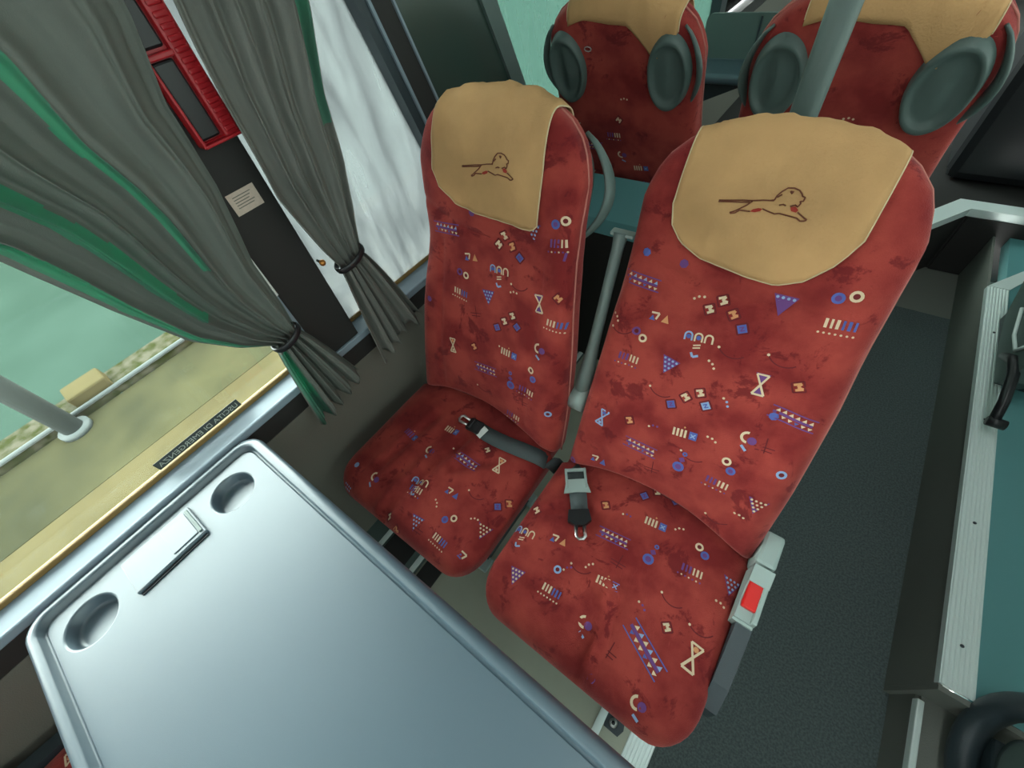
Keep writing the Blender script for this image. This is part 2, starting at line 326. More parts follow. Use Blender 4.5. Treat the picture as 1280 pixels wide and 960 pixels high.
MOT_WC = [('comb', -0.126, 0.242, 'v'), ('comb', -0.026, 0.316, 'w'), ('moon', -0.036, 0.232, 'w'), ('sqc', 0.106, 0.321, 'w'), ('hour', 0.16, 0.303, 'w'), ('band', 0.076, 0.262, 'v'), ('blob', -0.201, 0.085, 'l'), ('moon', -0.117, 0.086, 'w'), ('sqc', 0.221, 0.212, 'b'), ('sqc', 0.239, 0.236, 'o'), ('bars', 0.014, 0.125, 'b'), ('arch', 0.009, 0.149, 'w'), ('tri', 0.103, 0.172, 'v'), ('dots', 0.086, 0.127, 'w'), ('sqc', -0.021, 0.012, 'w'), ('sqc', -0.011, 0.034, 'w'), ('sqc', 0.022, 0.018, 'o'), ('dtri', 0.069, 0.063, 'v'), ('ring', 0.131, 0.109, 'b'), ('ring', 0.149, 0.124, 'w'), ('bars', 0.153, 0.064, 'w'), ('dots', 0.194, 0.153, 'w'), ('dtri', 0.227, 0.144, 'w'), ('tri', 0.23, 0.067, 'w'), ('dtri', -0.19, 0.019, 'v'), ('arc', 0.041, 0.292, 'm'), ('cross', 0.083, 0.051, 'm'), ('arc', 0.155, 0.224, 'm')]
LION = [[(-0.091, 0.685), (-0.084, 0.686), (-0.057, 0.691), (-0.042, 0.693), (-0.028, 0.696), (-0.013, 0.698)], [(-0.091, 0.683), (-0.077, 0.685), (-0.056, 0.688), (-0.046, 0.69)], [(-0.042, 0.692), (-0.048, 0.685), (-0.055, 0.679), (-0.061, 0.674), (-0.068, 0.67), (-0.066, 0.669), (-0.06, 0.671), (-0.055, 0.676), (-0.04, 0.677)], [(-0.024, 0.684), (-0.015, 0.682), (-0.005, 0.68), (0.001, 0.682), (0.015, 0.681), (0.026, 0.68), (0.032, 0.677), (0.037, 0.678), (0.04, 0.68)], [(-0.019, 0.697), (-0.013, 0.699), (-0.012, 0.705), (-0.008, 0.712), (-0.002, 0.718), (0.006, 0.719), (0.014, 0.717), (0.019, 0.713), (0.021, 0.71), (0.025, 0.709), (0.025, 0.704), (0.021, 0.703), (0.023, 0.7), (0.021, 0.695), (0.017, 0.697), (0.011, 0.694)], [(0.024, 0.688), (0.034, 0.683), (0.04, 0.68)], [(-0.004, 0.693), (0.001, 0.695), (0.005, 0.694)], [(0.003, 0.714), (0.007, 0.714), (0.006, 0.711), (0.003, 0.714)], [(-0.011, 0.703), (-0.006, 0.708)]]
LION_FILL = [[(-0.04, 0.677), (-0.037, 0.681), (-0.03, 0.684), (-0.024, 0.684), (-0.026, 0.68), (-0.033, 0.677)], [(0.012, 0.693), (0.018, 0.695), (0.024, 0.691), (0.022, 0.687), (0.015, 0.688)]]
# ---------------------------------------------------------------- coach seat
Y0 = .24                      # seat origin lies this far behind the cushion front line's zero
def loft(mb, rows, n=56, ex=.30, ed=.62, P=None, F=None, mi=0, A=None):
    """rows: (s, hw, dmid, dhalf). P(u,s,d)->point, F(u,s) extra front relief"""
    V = []; Fc = []
    for (s, hw, dm, dh, *cc) in rows:
        for k in range(n):
            t = 2*pi*k/n; c, q = cos(t), sin(t)
            un = math.copysign(abs(c)**.75, c); dn = max(0, 1-abs(un)**(2/ex))**(ed/2)
            u = hw*un; d = dm+dh*math.copysign(dn, q)
            if q > 0 and F: d += F(u, s)*min(1, dn*1.1)**2
            if cc: u += cc[0]*(1 if c > 0 else cc[0] and 1) if not isinstance(cc[0], tuple) else (cc[0][1] if c > 0 else cc[0][0])*abs(c)**.5
            V.append(P(u, s+(A(u)*max(0, 1-s/.13) if A else 0), d))
    m = len(rows)
    for i in range(m-1):
        for k in range(n): Fc.append([i*n+k, i*n+(k+1)%n, (i+1)*n+(k+1)%n, (i+1)*n+k])
    Fc.append(list(range(n))[::-1]); Fc.append([(m-1)*n+k for k in range(n)])
    mb.add(V, Fc, mi); return mb
def bvh_of(mb): return BVHTree.FromPolygons([Vector(v) for v in mb.v], mb.f)

def build_seat(name, label, group, loc, rotz, tilt, motB, motC, cover, handles, lean=lambda s: 0.0, asym=(0,0), width=.50, lion_shift=(0,0), back_motifs=None, crease=None, hwtab=None):
    t = thing(name, label, 'seat', loc, rotz, group)
    ti = radians(tilt); A = Vector((0, sin(ti), cos(ti))); NN = Vector((0, -cos(ti), sin(ti))); O = Vector((0, .40-Y0, .46)); X = Vector((1,0,0))
    bo = asym[0]
    arch = lambda u: .012+.060*max(0, 1-(u/.235)**2)
    P = lambda u, s, d: O + X*(u+bo) + A*s + NN*d
    hwt = hwtab or [(-.07,.225),(.0,.232),(.2,.230),(.4,.222),(.5,.214),(.6,.212),(.67,.212),(.71,.203),(.745,.184),(.77,.158),(.79,.125),(.803,.085),(.808,.05)]
    rows = []
    ss = [-.012,-.010,-.005,.003,.012]+[.02+.67*i/70 for i in range(71)]+[.695,.72,.74,.755,.77,.78,.79,.797,.803,.807,.8085]
    for s in ss:
        th = interp([(-.07,.10),(.3,.095),(.6,.085),(.8,.080)], s); sc = 1
        if s > .745: sc = sqrt(max(.02, 1-((s-.745)/.0645)**2))
        if s < .012: sc = sqrt(max(.12, 1-((.012-s)/.026)**2))
        hd = interp([(.5,0),(.66,.016),(.8,.010)], s)
        rows.append((s, interp(hwt, s)-(.006 if s < -.006 else 0), -th/2+hd, th/2*sc, lean(s)))
    def F(u, s):
        bol = .012*min(1, (abs(u)/.21)**3)*(1 if s < .58 else max(0, 1-(s-.58)/.08))
        lum = .012*math.exp(-((s-.17)/.13)**2)*(1-(u/.24)**2)
        w = noise.noise(Vector((u*7+bo*9, s*7, 1.3)))*.0035
        seam = -.006*math.exp(-((s-.535-.05*(u/.2)**2)/.008)**2)
        seam2 = -.004*(math.exp(-((abs(u)-.150)/.006)**2))*(1 if .03 < s < .5 else 0)
        return bol+lum+w+seam+seam2
    mb = MB(); loft(mb, rows, 132, .30, .55, P, F, A=arch); bb = bvh_of(mb)
    def place(u, s, h):
        r = bb.ray_cast(P(u, s, .3), -NN)
        if r[0] is None or r[1].dot(NN) < .25 and r[1].dot(-NN) < .25: return None
        return r[0]+NN*h
    def placeb(u, s, h):
        r = bb.ray_cast(P(-u, s, -.4), NN)
        return None if r[0] is None else r[0]-NN*h
    apply_motifs(mb, [(k, u-bo, s, c) for k, u, s, c in motB], place)
    if back_motifs: apply_motifs(mb, back_motifs, placeb)
    mb.build('backrest', PLUSH, t, fix=False)
    # piping round the backrest edge
    pm = MB(); pts = []
    dpi = lambda s: interp([(0,-.05),(.6,-.026),(.8,-.025)], s)
    sl = [i*.04 for i in range(0, 19)]+[.745,.77,.79,.803]
    le = lambda s, sg: (lean(s) if not isinstance(lean(s), tuple) else lean(s)[0 if sg < 0 else 1])
    L = [P(-(interp(hwt, s)+.0005)+le(s,-1), s, dpi(s)) for s in sl]+[P(le(.8,1),.8095,-.025)]+[P(interp(hwt, s)+.0005+le(s,1), s, dpi(s)) for s in reversed(sl)]
    pm.tube(L, .0022, 6)
    pm.build('seam_piping', M['piping'], t)
    # cushion
    Y = lambda u, s, d: Vector((u+asym[1], s-Y0, d))
    W = width/2; rows = []
    ys = [.012,.014,.018,.025,.035,.05,.065,.08,.10,.12]+[.12+.36*i/44 for i in range(1, 45)]
    for y in ys:
        q = min(1, (y-.012)/.10); hw = W-.075*(1-sqrt(max(0, 1-(1-q)**2))) - (.012 if y > .42 else 0)
        q2 = min(1, (y-.012)/.055); sc = max(.12, sqrt(max(0, 1-(1-q2)**2)))
        rows.append((y, hw, .415-(1-q2)*.006, .046*sc))
    def FC(u, y):
        e = max(0, 1-(abs(u)/W)**2.5)
        z = .018*e*min(1, (y-.012)/.12) + .007*noise.noise(Vector((u*9, y*5, 4+bo)))*min(1,(y-.012)/.05)
        if crease:
            for (x0, y0, x1, y1, dep) in crease:
                dx, dy = x1-x0, y1-y0; tt = max(0, min(1, ((u-x0)*dx+(y-y0)*dy)/(dx*dx+dy*dy)))
                dd = math.hypot(u-x0-dx*tt, y-y0-dy*tt); z += -dep*1.3*math.exp(-(dd/.011)**2)+dep*.9*math.exp(-((dd-.028)/.014)**2)
        return z
    mc = MB(); loft(mc, rows, 140, .26, .55, Y, FC); cb = bvh_of(mc)
    def placec(u, y, h):
        r = cb.ray_cast(Vector((u+asym[1], y-Y0, .9)), Vector((0,0,-1)))
        if r[0] is None or r[1].z < .15 and r[1].z > -.15: return None
        return r[0]+Vector((0,0,h))
    apply_motifs(mc, [(k, u-asym[1], y, c) for k, u, y, c in motC], placec)
    mc.build('seat_cushion', PLUSH, t, fix=False)
    t['_x'] = 0; del t['_x']
    # headrest cover, draped over the top and down the back
    (sb, ul, ur, wr) = cover
    dm0 = -.030; nu, nf, na, nb = 30, 12, 22, 0
    def cpt(i, j):
        u = ul+(ur-ul)*i/nu; s0 = interp(sb, u); off = .0060 + .0055*noise.noise(Vector((u*34, j*.10, wr))) + .0020*noise.noise(Vector((u*90, j*.05, wr+3)))
        if j <= nf:
            s = s0+(.70-s0)*j/nf; r = bb.ray_cast(P(u, s, .3), -NN); d = NN
        elif j <= nf+na:
            sk = interp([(ul,.755),(ul+.035,.69),(ul+.065,.70),(ul+.12,.765),(ur-.04,.782),(ur,.765)], u)
            f = (pi-math.atan2(sk-.70, .045))*(j-nf)/na; d = NN*cos(f)+A*sin(f); c = P(u, .70, dm0); r = bb.ray_cast(c+d*.3, -d)
        else:
            sk = interp([(ul,.70),(ul+.06,.69),(ul+.10,.735),(ur,.742)], u); s = .70+(sk-.70)*(j-nf-na)/nb
            r = bb.ray_cast(P(u, s, -.4), NN); d = -NN
            if u > ul+.09: return None
        if r[0] is None: return None
        return r[0]+d*max(.002, off)
    cm = MB(); idx = {}; V = []; Fc = []
    for j in range(nf+na+nb+1):
        for i in range(nu+1):
            p = cpt(i, j)
            if p is not None: idx[i, j] = len(V); V.append(p)
    for j in range(nf+na+nb):
        for i in range(nu):
            q = [idx.get(k) for k in ((i,j),(i+1,j),(i+1,j+1),(i,j+1))]
            if None not in q: Fc.append(q)
    cm.add(V, Fc); cov = cm.build('headrest_cover', M['cover'], t); solid(cov, .0022, 0)
    hem = MB(); hl = [V[idx[0, j]] for j in range(nf+na, -1, -1) if (0, j) in idx]+[V[idx[i, 0]] for i in range(nu+1) if (i, 0) in idx]+[V[idx[nu, j]] for j in range(nf+na) if (nu, j) in idx]
    hem.tube(hl, .0015, 6); hem.build('hem', M['coverhem'], cov)
    cvb = BVHTree.FromPolygons([Vector(v) for v in cm.v], cm.f)
    em = MB(); lx, ls = lion_shift
    def onc(u, s, h=.0012):
        r = cvb.ray_cast(P(u-bo+lx, s+ls, .3), -NN); return None if r[0] is None else r[0]+NN*(.0011+h)
    for pl in LION:
        q = []
        for (a, b), (c, d) in zip(pl, pl[1:]):
            for k in range(3): q.append(onc(a+(c-a)*k/3, b+(d-b)*k/3))
        q.append(onc(*pl[-1])); q = [x for x in q if x is not None]
        if len(q) > 1: em.tube(q, .0011, 5)
    for pl in LION_FILL:
        q = [onc(a, b, .001) for a, b in pl]
        if all(x is not None for x in q): em.add(q, [list(range(len(q)))], 1, False)
    em.build('lion_emblem', [M['lion'], M['lionred']], cov, fix=False)
    # safety pins at the back
    for u0 in (ul+.03, ur-.05):
        r = bb.ray_cast(P(u0, .71, -.4), NN)
        if r[0] is not None:
            c = r[0]-NN*.008; MB().tube([c+X*.010*cos(k*pi/4)+A*.006*sin(k*pi/4) for k in range(8)], .0014, 5, closed=True).build('safety_pin', M['steel'], cov)
    # side grips and shoulder dishes
    for sg in handles:
        h = .205
        bulge = .064 if len(handles) == 1 else .040
        L = [(sg*(h-.030+bulge*sin(pi*k/16)**.75), .752-.200*k/16, -.056-.008*sin(pi*k/16)) for k in range(17)]
        g = MB().tube([P(*p) for p in L], [.0028+.0042*sin(pi*k/16) for k in range(17)], 12, sx=1.9).build('grab_handle', M['gplas'], t)
        d = MB(); cu, cs, ru, rs = sg*.143, .655, .055, .092
        def dish(a, b, cu=cu, cs=cs, sg=sg):
            th = 2*pi*a; rho = b
            u = cu+ru*rho*cos(th); s = cs+rs*rho*sin(th); bk = -interp([(.3,.095),(.6,.085),(.8,.080)], s)+interp([(.5,0),(.66,.016),(.8,.010)], s)
            lip = .012*math.exp(-((rho-.86)/.12)**2); curve = .010*(1-rho) - .012*math.exp(-(((u-cu)*sg-.022)/.014)**2)*(1-rho)
            return P(u, s, bk-.006-lip-curve if rho < .999 else bk+.004)
        d.grid(dish, 40, 14); d.build('shoulder_dish', M['gplas'], t)
    # pan and pedestal
    pan = MB().box(-.21,.21, .05-Y0,.46-Y0, .335,.372,.01).box(-.20,-.16,.10-Y0,.50-Y0,.30,.335,.006).box(.16,.20,.10-Y0,.50-Y0,.30,.335,.006)
    pan.box(-.20,.20,.43-Y0,.47-Y0,.34,.42,.006)
    pan.build('seat_pan', M['dplas'], t)
    for sx in (-1, 1):
        MB().prism([(.14-Y0,.31),(.42-Y0,.31),(.36-Y0,.05),(.40-Y0,.012),(.12-Y0,.012),(.18-Y0,.05)], 'x', sx*.13-.014, sx*.13+.014).build('leg', M['dplas'], t)
    for ya in (.10, .37): MB().box(-.16,.16,ya-Y0,ya+.05-Y0,.0085,.024,.004).build('foot_rail', M['lplas'], t)
    return t, P, placec, bb, Y

AIS_COV = ([(-.165,.675),(-.155,.635),(-.13,.608),(-.09,.590),(0,.578),(.04,.577),(.075,.594),(.105,.630),(.125,.68)], -.163, .120, 1.0)
WIN_COV = ([(-.150,.66),(-.125,.618),(-.08,.595),(-.03,.585),(.05,.582),(.10,.578),(.125,.580),(.145,.60)], -.146, .138, 5.0)
GRP = 'patterned red coach seats'
WIN = [(-.07,.235),(.0,.250),(.15,.248),(.3,.236),(.42,.221),(.52,.212),(.6,.210),(.67,.212),(.71,.203),(.745,.184),(.77,.158),(.79,.125),(.803,.085),(.808,.05)]
win, Pw, cw, bw, Yw = build_seat('coach_seat', 'red patterned seat beside the curtained window, with an armrest folded up on its right', GRP,
    (-.59, Y0, 0), 0, 20, MOT_WB, MOT_WC, WIN_COV, (1,), lean=lambda s: (.013*math.exp(-((s-.50)/.10)**2), 0.0), asym=(.015,0), lion_shift=(.050,-.013), width=.515,
    crease=[(.03,.33,-.03,.02,.009),(.13,.30,.06,.22,.005),(-.10,.34,-.13,.12,.004)], hwtab=WIN)
ais, Pa, ca_, ba, Ya = build_seat('coach_seat', 'largest red patterned seat, nearest the aisle, with a red belt release button at its side', GRP,
    (-.055, Y0, 0), 0, 28, MOT_AB, MOT_AC, AIS_COV, (), lean=lambda s: -.020*min(1, (s/.72))**2 if s > 0 else 0.0, lion_shift=(0,0),
    crease=[(.008,.18,.030,.02,.012),(-.12,.33,-.23,.24,.004)])
# --- belts
def lie(place, pts, lift=.0035): return [place(x, y, lift) for x, y in pts]
def strap(seat, place, cx, pts, w, th=.0022):
    C3 = []; U = []
    for i, (x, y, h) in enumerate(pts):
        p = place(x-cx, y, h); C3.append(p)
        a = Vector(pts[min(i+1, len(pts)-1)][:2])-Vector(pts[max(i-1, 0)][:2]); U.append(Vector((-a.y, a.x, 0)))
    return MB().strip(C3, U, w, th), C3, U
# window belt (coordinates along the cushion; x from the bus frame)
CXW = -.59
b1, c3, u3 = strap(win, cw, CXW, [(-.338,.392,.004),(-.36,.385,.006),(-.40,.374,.007),(-.44,.366,.007),(-.48,.361,.007),(-.515,.359,.008),(-.545,.359,.010)], [.046,.046,.046,.045,.045,.044,.040])
sbw = b1.build('seat_belt', M['webbing'], win)
p0 = cw(-.335-CXW, .394, .004)
MB().strip([p0, p0+Vector((.012,.010,-.010)), p0+Vector((.022,.020,-.05))], [Vector((.3,1,0))]*3, .046, .0022).build('belt_anchor_strap', M['webbing'], win)
tg = MB(); q = cw(-.556-CXW, .3585, .009); tg.box(-.024,.022,-.020,.020,-.006,.008,.005, mtx=Matrix.Translation(q)@Matrix.Rotation(radians(4),4,'Z')); 
tg.tube([q+Vector((-.010,y,.010)) for y in (-.016,-.008,0,.008,.016)], .005, 8)
tg.build('belt_buckle_body', M['bplas'], sbw)
mt = MB(); q = cw(-.594-CXW, .360, .010)
mt.tube([q+Vector(p) for p in ((.016,-.008,0),(-.016,-.010,.001),(-.021,-.004,.001),(-.021,.006,.001),(-.016,.011,.001),(.016,.008,0))], .0024, 8, sx=1.8)
mt.build('belt_tongue', M['steel'], sbw)
q = cw(-.525-CXW, .352, .014)
MB().box(-.010,.008,-.016,.018,-.0005,.0008, mtx=Matrix.Translation(q)@Matrix.Rotation(radians(-14),4,'Z')@Matrix.Rotation(radians(12),4,'X')).build('belt_tag', M['tag'], sbw)
# aisle belt
CXA = -.055
b2, c4, u4 = strap(ais, ca_, CXA, [(-.262,.398,.010),(-.245,.392,.012),(-.222,.360,.012),(-.200,.330,.010),(-.186,.310,.009)], [.044,.046,.044,.042,.040])
sba = b2.build('seat_belt', M['webbing'], ais)
q = ca_(-.232-CXA, .372, .019); ang = math.atan2(-.80, .57)
R0 = Matrix.Translation(q)@Matrix.Rotation(ang, 4, 'Z')
ad = MB(); ad.box(-.030,-.022,-.025,.025,-.004,.005,.002, mtx=R0).box(-.030,.024,-.027,-.021,-.004,.006,.002, mtx=R0).box(-.030,.024,.021,.027,-.004,.006,.002, mtx=R0)
ad.prism([(0,-.024),(0,.024),(.036,.033),(.034,0),(.036,-.033)], 'z', 0, .004); 
for i in range(len(ad.v)-10, len(ad.v)): ad.v[i] = tuple(R0@Vector(ad.v[i]))
ad.build('belt_adjuster', M['lplas'], sba)
q = ca_(-.176-CXA, .292, .011); R1 = Matrix.Translation(q)@Matrix.Rotation(ang, 4, 'Z')
tb = MB(); tb.prism([(-.020,-.024),(-.020,.024),(.006,.028),(.018,.012),(.018,-.012),(.006,-.028)], 'z', -.007, .008)
for i in range(len(tb.v)): tb.v[i] = tuple(R1@Vector(tb.v[i]))
tb.build('belt_buckle_body', M['bplas'], sba)
MB().tube([R1@Vector(p) for p in ((.016,-.010,0),(.042,-.010,0),(.047,-.005,0),(.047,.005,0),(.042,.010,0),(.016,.010,0))], .0024, 8, sx=1.8).build('belt_tongue', M['steel'], sba)
# --- buckle housing and side shield on the aisle side of the aisle seat (local coords)
lx = lambda x: x-CXA; ly = lambda y: y-Y0
hs = MB()
hs.prism([(ly(.285),.445),(ly(.285),.485),(ly(.40),.512),(ly(.40),.45)], 'x', lx(.176), lx(.214)); 
hs.box(lx(.174),lx(.214),ly(.405),ly(.485),.43,.515,.008)
hs.prism([(ly(.290),.484),(ly(.290),.494),(ly(.320),.498),(ly(.320),.490)], 'x', lx(.176), lx(.214))
hs.prism([(ly(.365),.498),(ly(.365),.510),(ly(.400),.518),(ly(.400),.506)], 'x', lx(.176), lx(.214))
hs.box(lx(.205),lx(.214),ly(.29),ly(.40),.46,.508,.002)
hs.build('buckle_housing', M['lplas'], ais)
MB().box(lx(.179),lx(.206),ly(.312),ly(.368),.48,.5065,.003).build('red_release_button', M['redbtn'], ais)['label'] = 'red release button'
MB().prism([(ly(.12),.36),(ly(.125),.43),(ly(.17),.458),(ly(.288),.478),(ly(.50),.45),(ly(.48),.30),(ly(.30),.24),(ly(.16),.30)], 'x', lx(.186), lx(.216)).build('side_shield', M['dplas'], ais)
# --- folded-up armrest between the near seats, hinged on the window seat
arm = MB(); a0 = Vector((.281,.540-Y0,.635)); a1 = Vector((.272,.712-Y0,.965))
dd = (a1-a0).normalized()
arm.tube([a0-dd*.02, a0+dd*.03, a0+dd*.07, a0+dd*.12, a0+dd*.25, a1-dd*.03, a1-dd*.004, a1], [.021,.023,.019,.015,.0135,.014,.017,.018], 14, sx=.9)
armo = arm.build('armrest', M['mplas'], win)
MB().tube([a0-dd*.030+Vector((-.018,0,-0)), a0-dd*.030+Vector((.018,0,0))], .034, 20).build('armrest_hinge', M['lplas'], armo)
MB().box(-.022,.030,-.010,.010,-.004,.004,.003, mtx=Matrix.Translation(a1)).build('armrest_cap', M['lplas'], armo)

# --- seats behind, seen from the back; one prototype, then copies
BM = [('band',-.10,.42,'v'),('bars',-.02,.47,'v'),('comb',.06,.36,'w'),('bars',.09,.30,'v'),('ring',-.06,.34,'b'),('sqc',0,.52,'w'),('dots',.02,.58,'w'),('moon',.0,.40,'v'),('dots',-.14,.5,'w'),('hour',-.12,.3,'v')]
rear, Pr, cr_, br, Yr = build_seat('coach_seat', 'red seat seen from its back, between the green pole and the mint window', GRP,
    (-.585, 1.66, .055), pi, 22, MOT_AB, MOT_AC, AIS_COV, (-1, 1), back_motifs=BM)
def copy_tree(o, parent=None):
    c = o.copy(); COL.objects.link(c)
    if parent: c.parent = parent
    for ch in list(o.children): copy_tree(ch, c)
    return c
rear2 = copy_tree(rear); rear2.location = (-.055, 1.66, .055); rear2['label'] = 'red seat seen from its back behind the green pole, crumpled beige cover over its top'
# ---------------------------------------------------------------- table fixed to the window wall
def rrect(x0,x1,y0,y1,r,n=8):
    P = []
    for cx, cy, a in ((x1-r,y1-r,0),(x0+r,y1-r,pi/2),(x0+r,y0+r,pi),(x1-r,y0+r,3*pi/2)):
        for k in range(n+1): P.append((cx+r*cos(a+pi/2*k/n), cy+r*sin(a+pi/2*k/n)))
    return P
def make_table(label, loc, L=1.12, Wd=.505, fittings=True):
    """local: wall edge at x=0, runs to +x; near edge y=0, far y=Wd; top z 0"""
    t = thing('fixed_table', label, 'table', loc)
    prof = [(.032,-.012),(.029,-.0165),(.025,-.014),(.0235,-.003),(.021,0),(.010,-.001),(.003,-.006),(0,-.015),(.001,-.030),(.007,-.040),(.05,-.042)]
    mb = MB(); V = []; n = 0; rings = []
    for ins, z in prof:
        p = rrect(ins, L-ins, ins, Wd-ins, max(.012, .045-ins*.6)); rings.append([(a, b, z) for a, b in p])
    n = len(rings[0]); V = [v for r in rings for v in r]
    F = [[i*n+k, i*n+(k+1)%n, (i+1)*n+(k+1)%n, (i+1)*n+k] for i in range(len(rings)-1) for k in range(n)]
    F.append([(len(rings)-1)*n+k for k in range(n)])
    mb.add(V, F)
    outer = [Vector((a, b, -.012)) for a, b, z in rings[0]]
    cups = [(.104,.094,.045),(.104,.392,.045)] if fittings else []; holes = []
    for cx, cy, r in cups: holes.append([Vector((cx+(r+.004)*cos(-2*pi*k/40), cy+(r+.004)*sin(-2*pi*k/40), -.012)) for k in range(40)])
    tr = tessellate_polygon([outer]+holes); allp = outer+[p for h in holes for p in h]
    mb.add(allp, [list(x) for x in tr], 0, False)
    for cx, cy, r in cups:
        pr = [(r+.004,-.012),(r+.002,-.0125),(r,-.0145),(r-.002,-.034),(r-.006,-.038),(r-.010,-.039)]
        VV = [(cx+q*cos(2*pi*k/40), cy+q*sin(2*pi*k/40), z) for q, z in pr for k in range(40)]
        mb.add(VV, [[i*40+k, i*40+(k+1)%40, (i+1)*40+(k+1)%40, (i+1)*40+k] for i in range(len(pr)-1) for k in range(40)]+[[(len(pr)-1)*40+k for k in range(40)]])
    top = mb.build('table_top', M['table'], t)
    if fittings: lid = MB(); lid.box(.050,.142,.172,.316,-.013,-.0035,.003)
    if fittings: lo = lid.build('ashtray_lid', M['table'], t)
    if fittings: MB().box(.062,.132,.252,.304,-.0045,-.0015,.0012).build('lid_flap', M['table'], lo)
    if fittings: MB().box(.060,.134,.3055,.3125,-.0045,-.0005,.0012).build('lid_hinge', M['gplas'], lo)
    if fittings: MB().box(.140,.148,.176,.312,-.0135,-.0095).build('lid_gap', M['bplas'], lo)
    br = MB().prism([(0,-.04),(0,-.20),(.03,-.20),(.35,-.06),(.35,-.04)], 'y', Wd*.3, Wd*.3+.03).prism([(0,-.04),(0,-.20),(.03,-.20),(.35,-.06),(.35,-.04)], 'y', Wd*.7-.03, Wd*.7).prism([(-.007,-.16),(-.007,-.23),(.004,-.23),(.004,-.16)], 'y', .05, Wd-.05)
    br.build('wall_bracket', M['dplas'], t)
    return t
table = make_table('large grey moulded table with two cup recesses, fixed beside the window in the foreground', (-.893, -.527, .722))
t2 = make_table('far grey table with a raised leaf, glimpsed between the two seats seen from behind', (-.893, 2.42, .72), Wd=.29, fittings=False)
fl = MB().prism(rrect(.05,.98,-.01,.165,.03), 'y', .265, .285).build('raised_leaf', M['gplas'], t2)
MB().box(.30,.308,.261,.265,.01,.155).build('leaf_seam', M['dplas'], fl)

# ---------------------------------------------------------------- bus shell
def ribbed(name, x0, x1, y0, y1, z, label, chamfer=0, nosing=0, n=7):
    """ribbed aluminium strip running along y"""
    mb = MB(); w = (x1-x0)/n; prof = [(x0, z-.004)]
    for i in range(n):
        a = x0+i*w; prof += [(a+w*.12, z), (a+w*.30, z+.0025), (a+w*.70, z+.0025), (a+w*.88, z)]
    prof += [(x1, z-.004)]
    if nosing < 0: prof = [(x0, z-abs(nosing)), (x0-.002, z-abs(nosing))]+[(x0-.002, z)]+prof[1:]
    mb.prism(prof, 'y', y0, y1)
    o = mb.build(name, M['alu']); return struct(o)
ZA = -.25     # aisle floor height
struct(box('floor', M['carpet'], .18, .76, -2.2, 2.84, ZA-.05, ZA))
def poly_prism(name, m, poly, z0, z1): return struct(MB().prism(poly, 'z', z0, z1).build(name, m))
poly_prism('floor_platform', M['beige'], [(-.64,-2.2),(.145,-2.2),(.145,2.6),(-.64,2.6)], -.06, 0)
poly_prism('trim_heater_channel', M['gplas'], [(-.93,-2.2),(-.64,-2.2),(-.64,2.6),(-.93,2.6)], -.06, .004)
struct(box('wall_platform_riser', M['carpet2'], .196, .205, -2.2, 2.6, ZA, -.006))
struct(box('trim_platform_underside', M['dark'], .145, .196, -2.2, 2.6, -.06, -.006))
ribbed('trim_1', .139, .205, -2.2, 2.6, 0, '')
for i, x in enumerate((.053, -.668, -.832)):
    mb = MB().box(x, x+.021, -2.2, 2.55, .0, .006, .002).box(x+.006, x+.015, -2.2, 2.55, .006, .0075)
    tag(mb.build('seat_rail', M['alu']), ('aluminium floor rail nearest the aisle, under the large aisle seat','aluminium floor rail under the middle of the window seat','aluminium floor rail nearest the window wall')[i], 'rail', 'seat rails on the platform floor')
# floor bolt
bt = thing('floor_bolt', 'round steel bolt on a dark plate beside the ribbed floor edge', 'bolt', (.094,.004,.0))
MB().prism([(-.018+.03*0,-.020),(.022,-.020),(.030,.0),(.022,.028),(-.018,.028),(-.024,0)], 'z', .0, .005).build('plate', M['dplas'], bt)
MB().tube([(0,0,.005),(0,0,.012)], .011, 20).build('bolt_head', M['steel'], bt)
MB().tube([(0,0,.0125),(0,0,.0135)], .0055, 6).build('bolt_socket', M['bplas'], bt)
# dark slabs standing in for shaded gaps between rails
for i, (x0, x1) in enumerate(((-.800,-.690),(-.630,-.560))):
    o = box('dark_gap_plate', M['dark'], x0, x1, -.06+.01*i, .16, .0042, .010, .002)
    tag(o, ('dark square plate standing in for the shaded gap between the two rails below the window seat','dark plate standing in for the shaded gap just inboard of the rails below the window seat')[i], 'gap plate', 'dark gap plates')
# right platform
RX = .737
poly_prism('floor_right', M['teal'], [(RX+.06,.575),(1.57,.575),(1.57,2.84),(RX+.06,2.84)], -.06, -.002)
struct(box('wall_right_riser', M['carpet2'], RX, RX+.01, .575, 2.84, ZA, -.008))
ribbed('trim_2', RX, RX+.072, .578, 2.37, 0, '', nosing=-.02, n=7)
ch = MB().prism([(RX,2.372),(RX+.072,2.372),(RX+.14,2.50),(RX+.14,2.58)], 'z', -.01, .0025); struct(ch.build('trim_3', M['alu']))
sc_ = MB()
for i, y in enumerate((.70, 1.10, 1.55, 2.05)): sc_.tube([(RX+.034,y,.002),(RX+.034,y,.0045)], .0045, 10)
struct(sc_.build('trim_screws', M['dplas']))
# step well beside the near end of the right platform
poly_prism('floor_step', M['carpet2'], [(.760,-2.2),(1.57,-2.2),(1.57,.573),(.760,.573)], -.16, -.112)
struct(box('wall_step_end', M['carpet2'], .737, 1.57, .560, .574, ZA, -.004))
struct(box('trim_4', M['alu'], .746, .762, -2.2, .545, -.125, -.098, .003))
struct(box('wall_step_riser', M['carpet2'], .752, .762, -2.2, .56, ZA, -.125))
struct(box('floor_plinth', M['dark'], -.93, .20, 1.25, 2.15, .0, .055))
